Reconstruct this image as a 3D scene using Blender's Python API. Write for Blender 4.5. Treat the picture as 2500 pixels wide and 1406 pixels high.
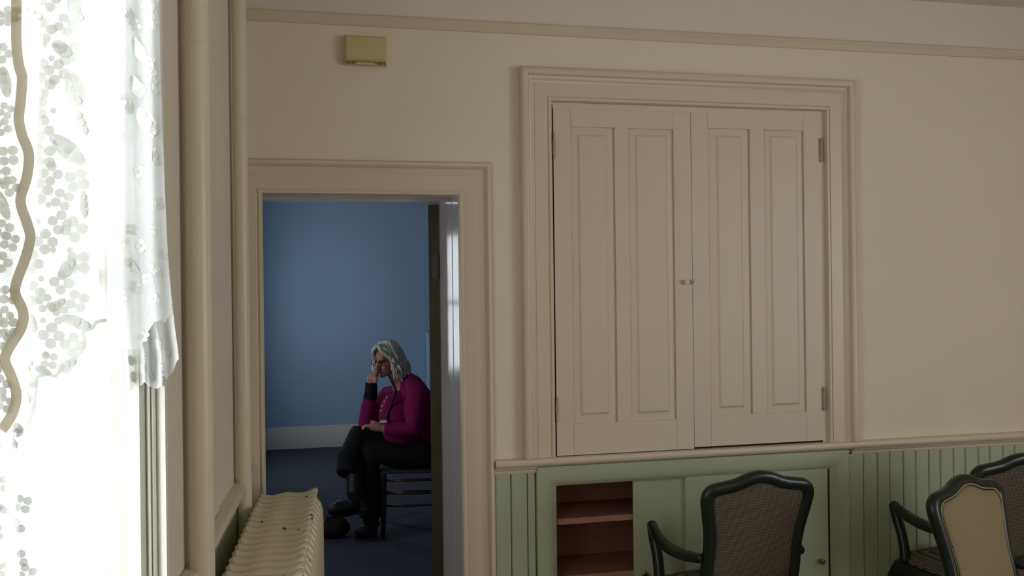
import bpy, bmesh, math, random
from mathutils import Vector, Matrix
random.seed(7)
C = bpy.context.scene.collection
scene = bpy.context.scene
for o in list(bpy.data.objects): bpy.data.objects.remove(o)

# ------------------------------------------------------------------ camera
F, CX, CY, YAW, ROLL, EYE = 2050.0, 1250.0, 703.0, math.atan(427/2050.0), 0.012, 1.687
FWD = Vector((math.sin(YAW), math.cos(YAW), 0)); RGT = Vector((math.cos(YAW), -math.sin(YAW), 0)); UPV = Vector((0, 0, 1))
IR = math.cos(ROLL)*RGT - math.sin(ROLL)*UPV
IU = math.cos(ROLL)*UPV + math.sin(ROLL)*RGT
EYEP = Vector((0, 0, EYE))
cam = bpy.data.cameras.new('camera'); camo = bpy.data.objects.new('camera', cam); C.objects.link(camo)
cam.sensor_fit = 'HORIZONTAL'; cam.sensor_width = 36.0; cam.lens = 36.0*F/2500.0; cam.clip_start = 0.02
m = Matrix.Identity(4)
for i in range(3):
    m[i][0] = IR[i]; m[i][1] = IU[i]; m[i][2] = -FWD[i]; m[i][3] = EYEP[i]
camo.matrix_world = m
scene.camera = camo
# ------------------------------------------------------------------ world, exposure
w = bpy.data.worlds.new('sky'); scene.world = w; w.use_nodes = True
bg = w.node_tree.nodes['Background']; bg.inputs[0].default_value = (0.93, 0.97, 1.0, 1); bg.inputs[1].default_value = 7.2
scene.view_settings.view_transform = 'Standard'; scene.view_settings.look = 'None'
scene.view_settings.gamma = 1.0; scene.view_settings.use_curve_mapping = False
scene.view_settings.exposure = 0.0
scene.cycles.max_bounces = 8; scene.cycles.diffuse_bounces = 5; scene.cycles.transparent_max_bounces = 12
scene.cycles.sample_clamp_indirect = 6.0
def portal(name, p, u, v):          # daylight through a window: world sampled through its opening
    l = bpy.data.lights.new(name, 'AREA'); l.shape = 'RECTANGLE'
    l.size = u.length; l.size_y = v.length; l.cycles.is_portal = True
    o = bpy.data.objects.new(name, l); C.objects.link(o)
    U = u.normalized(); V = v.normalized(); N = U.cross(V)
    mm = Matrix.Identity(4)
    for i in range(3): mm[i][0] = U[i]; mm[i][1] = V[i]; mm[i][2] = N[i]; mm[i][3] = p[i]
    o.matrix_world = mm
    return o

# ------------------------------------------------------------------ pixel helpers (directions only; distance comes from walls, floor or size)
def ray(x, y): return FWD + IR*((x-CX)/F) - IU*((y-CY)/F)
def onY(x, y, Y): d = ray(x, y); return EYEP + d*(Y/d.y)
def onZ(x, y, Z): d = ray(x, y); return EYEP + d*((Z-EYE)/d.z)
def W(x, y, zc): return EYEP + ray(x, y)*zc
D = 3.52                                  # back wall
XC, TH = -0.367, math.radians(1.0)        # corner, left wall is 1 degree off square
DA = Vector((-math.sin(TH), -math.cos(TH), 0)); DW = Vector((math.cos(TH), -math.sin(TH), 0)); CO = Vector((XC, D, 0))
def LW(a, w, z): return CO + DA*a + DW*w + Vector((0, 0, z))
def a_of(px, py, w):
    d = ray(px, py); r = CO + DW*w
    det = d.x*(-DA.y) - (-DA.x)*d.y
    return (d.x*r.y - d.y*r.x)/det

# ------------------------------------------------------------------ materials
MATS = {}
def mat(name, col, rough=0.6, spec=0.35, noise=0.0, nscale=6.0, bump=0.0, bscale=60.0, coat=0.0, metal=0.0, col2=None, spots=None, trans=0.0, extra=None):
    if name in MATS: return MATS[name]
    M = bpy.data.materials.new(name); M.use_nodes = True; nt = M.node_tree; b = nt.nodes['Principled BSDF']
    b.inputs['Base Color'].default_value = (*col, 1); b.inputs['Roughness'].default_value = rough
    b.inputs['Specular IOR Level'].default_value = spec; b.inputs['Metallic'].default_value = metal
    b.inputs['Coat Weight'].default_value = coat; b.inputs['Coat Roughness'].default_value = 0.12
    tc = nt.nodes.new('ShaderNodeTexCoord'); cur = None
    if noise > 0 or col2:
        n = nt.nodes.new('ShaderNodeTexNoise'); n.inputs['Scale'].default_value = nscale; n.inputs['Detail'].default_value = 5
        nt.links.new(tc.outputs['Object'], n.inputs['Vector'])
        mx = nt.nodes.new('ShaderNodeMix'); mx.data_type = 'RGBA'
        c2 = col2 or tuple(c*(1-noise) for c in col)
        mx.inputs['A'].default_value = (*col, 1); mx.inputs['B'].default_value = (*c2, 1)
        nt.links.new(n.outputs['Fac'], mx.inputs['Factor']); cur = mx.outputs['Result']
    if spots:
        v = nt.nodes.new('ShaderNodeTexVoronoi'); v.inputs['Scale'].default_value = spots[0]
        ge = nt.nodes.new('ShaderNodeNewGeometry')
        nt.links.new(ge.outputs['Position'], v.inputs['Vector'])
        n2 = nt.nodes.new('ShaderNodeTexNoise'); n2.inputs['Scale'].default_value = 9.0
        nt.links.new(ge.outputs['Position'], n2.inputs['Vector'])
        lt = nt.nodes.new('ShaderNodeMath'); lt.operation = 'LESS_THAN'; lt.inputs[1].default_value = spots[1]
        nt.links.new(v.outputs['Distance'], lt.inputs[0])
        gt = nt.nodes.new('ShaderNodeMath'); gt.operation = 'GREATER_THAN'; gt.inputs[1].default_value = 0.52
        nt.links.new(n2.outputs['Fac'], gt.inputs[0])
        mu = nt.nodes.new('ShaderNodeMath'); mu.operation = 'MULTIPLY'
        nt.links.new(lt.outputs[0], mu.inputs[0]); nt.links.new(gt.outputs[0], mu.inputs[1])
        mx2 = nt.nodes.new('ShaderNodeMix'); mx2.data_type = 'RGBA'
        mx2.inputs['A'].default_value = (*col, 1); mx2.inputs['B'].default_value = (*spots[2], 1)
        if cur: nt.links.new(cur, mx2.inputs['A'])
        nt.links.new(mu.outputs[0], mx2.inputs['Factor']); cur = mx2.outputs['Result']
    if cur: nt.links.new(cur, b.inputs['Base Color'])
    if bump > 0:
        n3 = nt.nodes.new('ShaderNodeTexNoise'); n3.inputs['Scale'].default_value = bscale; n3.inputs['Detail'].default_value = 4
        nt.links.new(tc.outputs['Object'], n3.inputs['Vector'])
        bp = nt.nodes.new('ShaderNodeBump'); bp.inputs['Strength'].default_value = bump; bp.inputs['Distance'].default_value = 0.01
        nt.links.new(n3.outputs['Fac'], bp.inputs['Height']); nt.links.new(bp.outputs['Normal'], b.inputs['Normal'])
    MATS[name] = M
    return M
def cloth_mat(name, col, cover, transl, stripe=0.0):
    """thin fabric: part open mesh, part thread that both reflects and lets light through"""
    M = bpy.data.materials.new(name); M.use_nodes = True; nt = M.node_tree
    for n in list(nt.nodes): nt.nodes.remove(n)
    out = nt.nodes.new('ShaderNodeOutputMaterial'); d = nt.nodes.new('ShaderNodeBsdfDiffuse'); t = nt.nodes.new('ShaderNodeBsdfTranslucent')
    tr = nt.nodes.new('ShaderNodeBsdfTransparent'); m1 = nt.nodes.new('ShaderNodeMixShader'); m2 = nt.nodes.new('ShaderNodeMixShader')
    d.inputs[0].default_value = (*col, 1); t.inputs[0].default_value = (*col, 1)
    m1.inputs[0].default_value = transl; m2.inputs[0].default_value = cover
    nt.links.new(d.outputs[0], m1.inputs[1]); nt.links.new(t.outputs[0], m1.inputs[2])
    nt.links.new(tr.outputs[0], m2.inputs[1]); nt.links.new(m1.outputs[0], m2.inputs[2]); nt.links.new(m2.outputs[0], out.inputs[0])
    if stripe:
        tc = nt.nodes.new('ShaderNodeTexCoord'); wv = nt.nodes.new('ShaderNodeTexWave'); wv.inputs['Scale'].default_value = stripe
        wv.bands_direction = 'DIAGONAL'; mr = nt.nodes.new('ShaderNodeMapRange')
        mr.inputs['To Min'].default_value = cover*0.7; mr.inputs['To Max'].default_value = min(1, cover*1.3)
        nt.links.new(tc.outputs['Object'], wv.inputs['Vector']); nt.links.new(wv.outputs['Fac'], mr.inputs['Value']); nt.links.new(mr.outputs[0], m2.inputs[0])
    MATS[name] = M
    return M
def weave_mat(name, c1, c2, scale, rough=0.9):
    """woven upholstery: crossing light and dark threads"""
    M = bpy.data.materials.new(name); M.use_nodes = True; nt = M.node_tree; b = nt.nodes['Principled BSDF']
    b.inputs['Roughness'].default_value = rough; b.inputs['Specular IOR Level'].default_value = 0.15
    tc = nt.nodes.new('ShaderNodeTexCoord'); prev = None
    for ax in ('X', 'Z'):
        wv = nt.nodes.new('ShaderNodeTexWave'); wv.bands_direction = ax; wv.inputs['Scale'].default_value = scale
        nt.links.new(tc.outputs['Object'], wv.inputs['Vector'])
        if prev is None: prev = wv
        else:
            mu = nt.nodes.new('ShaderNodeMath'); mu.operation = 'MULTIPLY'
            nt.links.new(prev.outputs['Fac'], mu.inputs[0]); nt.links.new(wv.outputs['Fac'], mu.inputs[1])
    mx = nt.nodes.new('ShaderNodeMix'); mx.data_type = 'RGBA'; mx.inputs['A'].default_value = (*c1, 1); mx.inputs['B'].default_value = (*c2, 1)
    nt.links.new(mu.outputs[0], mx.inputs['Factor']); nt.links.new(mx.outputs['Result'], b.inputs['Base Color'])
    bp = nt.nodes.new('ShaderNodeBump'); bp.inputs['Strength'].default_value = 0.4; bp.inputs['Distance'].default_value = 0.002
    nt.links.new(mu.outputs[0], bp.inputs['Height']); nt.links.new(bp.outputs['Normal'], b.inputs['Normal'])
    MATS[name] = M
    return M
wall_m = mat('cream_plaster', (0.78, 0.71, 0.565), 0.75, 0.25, noise=0.05, nscale=2.0, bump=0.04, bscale=25)
frieze_m = mat('pale_plaster', (0.75, 0.69, 0.60), 0.8, 0.2, noise=0.05, nscale=2.0, bump=0.04, bscale=25)
leftwall_m = mat('left_plaster', (0.74, 0.675, 0.55), 0.7, 0.25, noise=0.06, nscale=3.0)
trim_m = mat('cream_gloss_paint', (0.69, 0.60, 0.455), 0.38, 0.45, noise=0.06, nscale=4.0, bump=0.03, bscale=18)
cup_m = mat('beige_door_paint', (0.68, 0.595, 0.465), 0.42, 0.4, noise=0.07, nscale=3.0, bump=0.03, bscale=20)
white_m = mat('white_window_paint', (0.80, 0.78, 0.70), 0.4, 0.4, noise=0.04)
green_m = mat('sage_green_paint', (0.44, 0.49, 0.335), 0.5, 0.4, noise=0.08, nscale=4.0, bump=0.03, bscale=20)
gap_m = mat('gap_shade', (0.03, 0.022, 0.012), 0.9, 0.1)  # near-black colour standing in for the shade in gaps
brown_m = mat('red_brown_paint', (0.30, 0.13, 0.085), 0.6, 0.25, noise=0.2, nscale=5)
shelf_m = mat('shelf_edge_paint', (0.44, 0.23, 0.16), 0.55, 0.3, noise=0.15)
rad_m = mat('radiator_enamel', (0.68, 0.61, 0.40), 0.32, 0.5, noise=0.12, nscale=12, bump=0.06, bscale=40, spots=(26.0, 0.15, (0.035, 0.022, 0.01)))
pipe_m = mat('pipe_enamel', (0.73, 0.67, 0.49), 0.35, 0.45, noise=0.08, nscale=5, bump=0.04, bscale=30)
blue_m = mat('pale_blue_plaster', (0.31, 0.455, 0.655), 0.7, 0.25, noise=0.06, nscale=1.2)
bluetrim_m = mat('grey_white_trim', (0.62, 0.60, 0.56), 0.45, 0.35, noise=0.05)
carpet_m = mat('navy_carpet', (0.075, 0.085, 0.11), 0.95, 0.1, noise=0.4, nscale=60, bump=0.3, bscale=300)
boards_m = mat('floor_boards', (0.22, 0.14, 0.08), 0.5, 0.35, noise=0.3, nscale=5)
jamb_m = mat('glossy_jamb_paint', (0.60, 0.585, 0.60), 0.13, 0.6, noise=0.05, bump=0.05, bscale=14)
ceil_m = mat('ceiling_white', (0.78, 0.75, 0.68), 0.85, 0.1)
olive_m = mat('dark_olive_edge', (0.12, 0.105, 0.06), 0.5, 0.35, noise=0.5, nscale=9)
brass_m = mat('aged_brass', (0.30, 0.19, 0.07), 0.35, 0.5, metal=0.9, noise=0.4, nscale=40)
box_m = mat('yellowed_plastic', (0.60, 0.50, 0.25), 0.22, 0.5, noise=0.05, bump=0.03, bscale=200)
frame_m = mat('dark_green_lacquer', (0.012, 0.021, 0.015), 0.3, 0.4, noise=0.5, nscale=14, bump=0.08, bscale=40)
weave_m = weave_mat('grey_weave', (0.055, 0.045, 0.035), (0.26, 0.22, 0.17), 50.0)
weave_light_m = weave_mat('tan_weave', (0.26, 0.205, 0.12), (0.34, 0.275, 0.17), 55.0)
welt_m = mat('tan_welt', (0.30, 0.24, 0.14), 0.8, 0.2)
red_m = mat('dark_red_lining', (0.06, 0.02, 0.014), 0.7, 0.2)
skin_m = mat('skin', (0.48, 0.24, 0.20), 0.5, 0.35, noise=0.1, nscale=30)
sweater_m = mat('magenta_knit', (0.30, 0.016, 0.11), 0.9, 0.15, noise=0.35, nscale=90, bump=0.4, bscale=220)
black_m = mat('black_cloth', (0.010, 0.010, 0.012), 0.85, 0.2, noise=0.3, nscale=30)
boot_m = mat('black_leather', (0.007, 0.007, 0.008), 0.5, 0.3)
hair_m = mat('white_hair', (0.80, 0.79, 0.72), 0.55, 0.3, noise=0.35, nscale=40)
wood_m = mat('dark_chair_wood', (0.05, 0.026, 0.014), 0.3, 0.5, noise=0.4, nscale=20)
seat_m = mat('dark_seat', (0.03, 0.032, 0.028), 0.7, 0.3)
bag_m = mat('brown_bag', (0.035, 0.021, 0.015), 0.9, 0.15, noise=0.5, nscale=25, bump=0.5, bscale=60)
badge_m = mat('badge_white', (0.65, 0.66, 0.64), 0.4)
glass_m = mat('lens_dark', (0.03, 0.02, 0.02), 0.1, 0.6)
lip_m = mat('lips', (0.20, 0.06, 0.06), 0.5)
steel_m = mat('painted_hinge', (0.48, 0.40, 0.29), 0.4, 0.4, noise=0.4, nscale=60)
sheer_m = cloth_mat('sheer_voile', (0.88, 0.90, 0.90), 0.45, 0.55)
lace_m = cloth_mat('lace_ground', (0.86, 0.88, 0.88), 0.64, 0.38, stripe=160)
motif_m = cloth_mat('lace_motif', (0.63, 0.64, 0.60), 0.98, 0.15)
band_m = cloth_mat('lace_border', (0.52, 0.47, 0.34), 0.97, 0.12)
wg = bpy.data.materials.new('window_glass'); wg.use_nodes = True
_nt = wg.node_tree; _b = _nt.nodes['Principled BSDF']; _nt.nodes.remove(_b)
_t = _nt.nodes.new('ShaderNodeBsdfTransparent'); _g = _nt.nodes.new('ShaderNodeBsdfGlossy'); _g.inputs['Roughness'].default_value = 0.03
_mx = _nt.nodes.new('ShaderNodeMixShader'); _mx.inputs[0].default_value = 0.05
_nt.links.new(_t.outputs[0], _mx.inputs[1]); _nt.links.new(_g.outputs[0], _mx.inputs[2]); _nt.links.new(_mx.outputs[0], _nt.nodes['Material Output'].inputs[0])
MATS['glass'] = wg

# ------------------------------------------------------------------ mesh helpers
def wloc(o):
    p = Vector((0, 0, 0))
    while o: p += o.location; o = o.parent
    return p
def obj(name, V, Fc, m, parent=None, smooth=False, kind=None, bevel=0.0, origin=None):
    """one mesh object; V in world coordinates; origin at the base centre"""
    V = [Vector(v) for v in V]
    lo = Vector([min(v[i] for v in V) for i in range(3)]); hi = Vector([max(v[i] for v in V) for i in range(3)])
    c = Vector(origin) if origin is not None else Vector(((lo.x+hi.x)/2, (lo.y+hi.y)/2, lo.z))
    me = bpy.data.meshes.new(name); me.from_pydata([v-c for v in V], [], Fc); me.update()
    bm = bmesh.new(); bm.from_mesh(me); bmesh.ops.recalc_face_normals(bm, faces=bm.faces)
    if bevel: bmesh.ops.bevel(bm, geom=[e for e in bm.edges if len(e.link_faces) == 2 and e.calc_face_angle(0) > 0.6], offset=bevel, segments=2, affect='EDGES', profile=0.6)
    if smooth:
        for f in bm.faces: f.smooth = True
    bm.to_mesh(me); bm.free()
    if smooth == 'auto':
        for f in me.polygons: f.use_smooth = True
        try: me.set_sharp_from_angle(angle=math.radians(40))
        except Exception: pass
    if m is not None: me.materials.append(m if not isinstance(m, str) else MATS[m])
    o = bpy.data.objects.new(name, me); C.objects.link(o)
    if parent is not None: o.parent = parent; o.location = c - wloc(parent)
    else: o.location = c
    if kind: o['kind'] = kind
    return o
def tag(o, label, cat, group=None):
    o['label'] = label; o['category'] = cat
    if group: o['group'] = group
    return o
def thing(name, loc, label, cat, group=None):
    o = bpy.data.objects.new(name, None); C.objects.link(o); o.location = loc; o.empty_display_size = 0.1
    return tag(o, label, cat, group)
class MB:
    def __init__(s): s.V = []; s.F = []
    def add(s, V, Fc):
        n = len(s.V); s.V += [Vector(v) for v in V]; s.F += [[i+n for i in f] for f in Fc]; return s
    def box(s, a, b):
        x0, y0, z0 = a; x1, y1, z1 = b
        return s.add([(x0,y0,z0),(x1,y0,z0),(x1,y1,z0),(x0,y1,z0),(x0,y0,z1),(x1,y0,z1),(x1,y1,z1),(x0,y1,z1)],
                     [[0,3,2,1],[4,5,6,7],[0,1,5,4],[1,2,6,5],[2,3,7,6],[3,0,4,7]])
    def fbox(s, f, a, b):           # box in a local frame given by function f(u,v,w)
        (x0,y0,z0),(x1,y1,z1) = a, b
        return s.add([f(*p) for p in [(x0,y0,z0),(x1,y0,z0),(x1,y1,z0),(x0,y1,z0),(x0,y0,z1),(x1,y0,z1),(x1,y1,z1),(x0,y1,z1)]],
                     [[0,3,2,1],[4,5,6,7],[0,1,5,4],[1,2,6,5],[2,3,7,6],[3,0,4,7]])
    def tube(s, P, R, n=10, closed=False, flat=None, cap=True):
        """loft of rings along points P with radii R (number or list); flat=(axis, factor) squashes along an axis"""
        P = [Vector(p) for p in P]; k = len(P); R = R if isinstance(R, (list, tuple)) else [R]*k
        rings = []; up = None
        for i in range(k):
            if closed: t = (P[(i+1) % k]-P[i-1]).normalized()
            else: t = (P[min(i+1, k-1)]-P[max(i-1, 0)]).normalized()
            if up is None:
                up = Vector((0, 0, 1)) if abs(t.z) < 0.9 else Vector((0, 1, 0))
            nn = (up - t*up.dot(t))
            nn = nn.normalized() if nn.length > 1e-6 else t.orthogonal().normalized()
            up = nn; bb = t.cross(nn); ring = []
            for j in range(n):
                th = 2*math.pi*j/n; d = nn*math.cos(th)*R[i] + bb*math.sin(th)*R[i]
                if flat: d = d - flat[0]*d.dot(flat[0])*(1-flat[1])
                ring.append(P[i]+d)
            rings.append(ring)
        V = [v for r in rings for v in r]; Fc = []
        for i in range(k if closed else k-1):
            i2 = (i+1) % k
            for j in range(n): Fc.append([i*n+j, i*n+(j+1) % n, i2*n+(j+1) % n, i2*n+j])
        if not closed and cap:
            Fc.append(list(range(n))[::-1]); Fc.append([(k-1)*n+j for j in range(n)])
        return s.add(V, Fc)
    def ball(s, c, r, n=12, mtx=None):
        c = Vector(c); r = r if isinstance(r, (tuple, list)) else (r, r, r); V = []; Fc = []; k = n//2
        for i in range(1, k):
            ph = math.pi*i/k
            for j in range(n):
                th = 2*math.pi*j/n; v = Vector((r[0]*math.sin(ph)*math.cos(th), r[1]*math.sin(ph)*math.sin(th), r[2]*math.cos(ph)))
                V.append(c + (mtx @ v if mtx else v))
        t = len(V); top = Vector((0, 0, r[2])); V += [c + (mtx @ top if mtx else top), c - (mtx @ top if mtx else top)]
        for i in range(k-2):
            for j in range(n): Fc.append([i*n+j, (i+1)*n+j, (i+1)*n+(j+1) % n, i*n+(j+1) % n])
        for j in range(n): Fc.append([t, j, (j+1) % n]); Fc.append([t+1, (k-2)*n+(j+1) % n, (k-2)*n+j])
        return s.add(V, Fc)
    def build(s, name, m, parent=None, **kw): return obj(name, s.V, s.F, m, parent, **kw)
def remesh(o, voxel, sm=3):
    md = o.modifiers.new('r', 'REMESH'); md.mode = 'VOXEL'; md.voxel_size = voxel; md.use_smooth_shade = True
    if sm: s2 = o.modifiers.new('s', 'SMOOTH'); s2.iterations = sm; s2.factor = 0.5
    dg = bpy.context.evaluated_depsgraph_get(); me = bpy.data.meshes.new_from_object(o.evaluated_get(dg))
    o.modifiers.clear(); old = o.data; o.data = me
    for p in me.polygons: p.use_smooth = True
    if not me.materials and old.materials: me.materials.append(old.materials[0])
    return o
def crom(P, k=6, closed=False):
    P = [Vector(p) for p in P]; n = len(P); out = []
    rng = range(n if closed else n-1)
    for i in rng:
        g = (lambda j: P[j % n]) if closed else (lambda j: P[max(0, min(n-1, j))])
        a, b, c, d = g(i-1), g(i), g(i+1), g(i+2)
        for q in range(k):
            t = q/k
            out.append(0.5*((2*b)+(c-a)*t+(2*a-5*b+4*c-d)*t*t+(3*b-3*c+d-a)*t**3))
    if not closed: out.append(P[-1])
    return out
def slab(name, O, U, V, N, u0, u1, v0, v1, t, holes, m, parent=None, kind=None):
    """wall with rectangular holes; O origin, U along, V up, N thickness direction"""
    us = sorted({u0, u1, *[h[0] for h in holes], *[h[1] for h in holes]}); vs = sorted({v0, v1, *[h[2] for h in holes], *[h[3] for h in holes]})
    us = [u for u in us if u0 <= u <= u1]; vs = [v for v in vs if v0 <= v <= v1]
    def solid(i, j):
        if i < 0 or j < 0 or i >= len(us)-1 or j >= len(vs)-1: return False
        cu = (us[i]+us[i+1])/2; cv = (vs[j]+vs[j+1])/2
        return not any(h[0] < cu < h[1] and h[2] < cv < h[3] for h in holes)
    idx = {}; VV = []; Fc = []
    def vid(i, j, k):
        if (i, j, k) not in idx: idx[(i, j, k)] = len(VV); VV.append(O+U*us[i]+V*vs[j]+N*(t*k))
        return idx[(i, j, k)]
    for i in range(len(us)-1):
        for j in range(len(vs)-1):
            if not solid(i, j): continue
            for k in (0, 1): Fc.append([vid(i, j, k), vid(i+1, j, k), vid(i+1, j+1, k), vid(i, j+1, k)])
            if not solid(i-1, j): Fc.append([vid(i, j, 0), vid(i, j+1, 0), vid(i, j+1, 1), vid(i, j, 1)])
            if not solid(i+1, j): Fc.append([vid(i+1, j, 0), vid(i+1, j+1, 0), vid(i+1, j+1, 1), vid(i+1, j, 1)])
            if not solid(i, j-1): Fc.append([vid(i, j, 0), vid(i+1, j, 0), vid(i+1, j, 1), vid(i, j, 1)])
            if not solid(i, j+1): Fc.append([vid(i, j+1, 0), vid(i+1, j+1, 0), vid(i+1, j+1, 1), vid(i, j+1, 1)])
    return obj(name, VV, Fc, m, parent, kind=kind)
def casing(name, f, x0, x1, zb, zt, prof, m, parent=None, kind=None, smooth='auto', sides=(1, 1, 1)):
    """mitred three-sided casing; f(x,h,z) maps to world, prof = [(inset, proud)]"""
    V = []; Fc = []; n = len(prof)
    for (d, h) in prof:
        V += [f(x0+d, h, zb), f(x0+d, h, zt-d), f(x1-d, h, zt-d), f(x1-d, h, zb)]
    for i in range(n-1):
        for s in range(3):
            if sides[s]: Fc.append([i*4+s, i*4+s+1, (i+1)*4+s+1, (i+1)*4+s])
    if sides[0]: Fc.append([i*4 for i in range(n)])
    if sides[2]: Fc.append([i*4+3 for i in range(n)])
    return obj(name, V, Fc, m, parent, kind=kind, smooth=smooth)
def extrude(name, prof, f, t0, t1, m, parent=None, kind=None, smooth='auto', nseg=1):
    """profile [(p,q)] swept along t with f(t,p,q)"""
    n = len(prof); V = []; Fc = []
    for k in range(nseg+1):
        t = t0+(t1-t0)*k/nseg; V += [f(t, p, q) for p, q in prof]
    for k in range(nseg):
        for i in range(n): Fc.append([k*n+i, k*n+(i+1) % n, (k+1)*n+(i+1) % n, (k+1)*n+i])
    Fc.append(list(range(n))[::-1]); Fc.append([nseg*n+i for i in range(n)])
    return obj(name, V, Fc, m, parent, kind=kind, smooth=smooth)
def BW(x, h, z): return Vector((x, D-h, z))      # back wall: h = proud of the plaster
def PX(x, y): return onY(x, y, D).x
def PZ(x, y): return onY(x, y, D).z
EX, EY, EZ = Vector((1, 0, 0)), Vector((0, 1, 0)), Vector((0, 0, 1))

# ================================================================== SHELL
XR, YR, HC, TW = 5.2, -2.6, 3.03, 0.35
YB = D+TW                       # far side of the back wall
YF, XFL, XFR, HF = 9.27, -1.15, 4.2, 2.95
obj('floor', [(-1.0, YR-.2, 0), (XR+.2, YR-.2, 0), (XR+.2, D+.02, 0), (-1.0, D+.02, 0)], [[0, 1, 2, 3]], boards_m, kind='structure')
ce = MB(); ce.box((-1.0, YR-.2, HC), (XR+.2, D+.3, HC+.1)); ce.build('ceiling', ceil_m, kind='structure')
door_hole = (-0.345, 0.535, -1, 2.10)
cup_hole = (PX(1357, 1181), PX(2066, 1120)-(PX(1357, 1181)-PX(1307, 1170)), 0.14, 0.835)
wb = slab('wall_back', Vector((0, D, 0)), EX, EZ, EY, -0.75, XR, 0, HC, TW, [door_hole, cup_hole], wall_m, kind='structure')
fr = MB(); fr.box((-0.42, D-0.004, 2.80), (XR, D+0.001, HC)); fr.build('frieze', frieze_m, wb)
# left wall with window opening
AW0 = a_of(341, 1100, 0.008); AW1 = AW0+0.755; ZS, ZH = 0.86, 2.62
wl = slab('wall_left', CO, DA, EZ, -DW, -0.02, D-YR+0.3, 0, HC, 0.18, [(AW0-.004, AW1+.004, ZS, ZH)], leftwall_m, kind='structure')
wr = slab('wall_right', Vector((XR, 0, 0)), EY, EZ, EX, YR-.1, D+.3, 0, HC, 0.25, [(-2.25, 0.25, 0.92, 2.68)], wall_m, kind='structure')
slab('wall_rear', Vector((0, YR, 0)), EX, EZ, -EY, -1.0, XR+.1, 0, HC, 0.2, [], wall_m, kind='structure')
# far room
obj('floor_far', [(XFL-.1, D+.021, 0), (XFR+.1, D+.021, 0), (XFR+.1, YF+.1, 0), (XFL-.1, YF+.1, 0)], [[0, 1, 2, 3]], carpet_m, kind='structure')
cf = MB(); cf.box((XFL-.2, D+.31, HF), (XFR+.2, YF+.2, HF+.1)); cf.build('ceiling_far', ceil_m, kind='structure')
slab('wall_far', Vector((0, YF, 0)), EX, EZ, EY, XFL-.2, XFR+.2, 0, HF, 0.2, [], blue_m, kind='structure')
slab('wall_far_left', Vector((XFL, 0, 0)), EY, EZ, -EX, D+.2, YF+.1, 0, HF, 0.2, [(7.45, 8.25, 0.85, 2.25), (4.75, 5.4, 0.9, 1.8)], blue_m, kind='structure')  # the smaller opening is added to light the seated person
slab('wall_far_right', Vector((XFR, 0, 0)), EY, EZ, EX, D+.2, YF+.1, 0, HF, 0.2, [], blue_m, kind='structure')
fb = MB(); fb.box((-0.75, YB, 2.12), (XFR, YB+.004, HF)); fb.box((0.56, YB, 0), (XFR, YB+.004, 2.12)); fb.box((XFL, YB, 0), (-0.75, YB+.02, HF)); fb.build('plaster_skin', blue_m, wb)
extrude('baseboard_far', [(0, 0), (0.022, 0), (0.022, 0.19), (0.014, 0.205), (0.012, 0.228), (0, 0.232)], lambda t, p, q: Vector((t, YF-p, q)), XFL, XFR, bluetrim_m, kind='structure')
# window frames of the windows outside the frame: simple sashes, and the daylight they let in
def win(name, f, u0, u1, z0, z1, mlab=None):
    mb = MB(); t = 0.05
    mb.fbox(f, (u0, -.03, z0), (u0+t, .03, z1)); mb.fbox(f, (u1-t, -.03, z0), (u1, .03, z1))
    mb.fbox(f, (u0+t, -.03, z0), (u1-t, .03, z0+t)); mb.fbox(f, (u0+t, -.03, z1-t), (u1-t, .03, z1))
    zm = (z0+z1)/2; mb.fbox(f, (u0+t, -.02, zm-.02), (u1-t, .02, zm+.02)); um = (u0+u1)/2
    mb.fbox(f, (um-.015, -.018, z0+t), (um+.015, .018, zm-.02)); mb.fbox(f, (um-.015, -.018, zm+.02), (um+.015, .018, z1-t))
    return mb.build(name, white_m, kind='structure')
win('window_2', lambda u, h, z: Vector((XR+.1+h, u, z)), -2.25, 0.25, 0.92, 2.68)
win('window_3', lambda u, h, z: Vector((XFL-.1+h, u, z)), 7.45, 8.25, 0.85, 2.25)
win('window_added', lambda u, h, z: Vector((XFL-.1+h, u, z)), 4.75, 5.4, 0.9, 1.8)  # unseen window, added to light the seated person from the front left
portal('daylight_right', Vector((XR+.24, -1.0, 1.8)), EY*2.5, EZ*1.76)
portal('daylight_far', Vector((XFL-.19, 7.85, 1.55)), -EY*.8, EZ*1.4)
portal('daylight_added', Vector((XFL-.19, 5.075, 1.35)), -EY*.65, EZ*.9)  # daylight for the added window beside the person
portal('daylight_left', LW((AW0+AW1)/2, -0.17, (ZS+ZH)/2), DA*(AW1-AW0), EZ*(ZH-ZS))

# ---- picture rail
extrude('trim_2', [(0, 2.775), (0.006, 2.775), (0.012, 2.782), (0.014, 2.795), (0.022, 2.803), (0.026, 2.812), (0.020, 2.820), (0, 2.822)],
        lambda t, p, q: BW(t, p, q), -0.36, XR-.001, trim_m, kind='structure')
# ---- door casing and lining
DX0, DX1, DZ = -0.291, 0.505, 2.084
cas_prof = [(0, 0), (0, .026), (.006, .034), (.018, .036), (.026, .030), (.030, .022), (.038, .020), (.048, .015), (.054, .013), (.056, .016), (.115, .016), (.119, .013), (.128, .020), (.136, .018), (.140, .008), (.140, -.012)]
tr1 = MB()
casing('trim_1', BW, DX0-.140, DX1+.140, 0.0, DZ+.134, [(d, h) for d, h in cas_prof], trim_m, kind='structure')
jr = MB()   # right lining, slightly splayed, with a stop bead
def jl(t, s): # t 0..1 through the wall, s offset into opening
    return (DX1+.001-(0.505-0.4635)*t-s, D+.012+(TW-.012)*t)
V = []; Fc = []
pr = [(0, 0), (.30, 0), (.305, .002), (.31, 0), (1, 0)]
pts = [jl(t, s) for t, s in pr]
pts += [(0.55, YB), (0.55, D+.012)]
for z in (0, DZ+.02): V += [(x, y, z) for x, y in pts]
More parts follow.
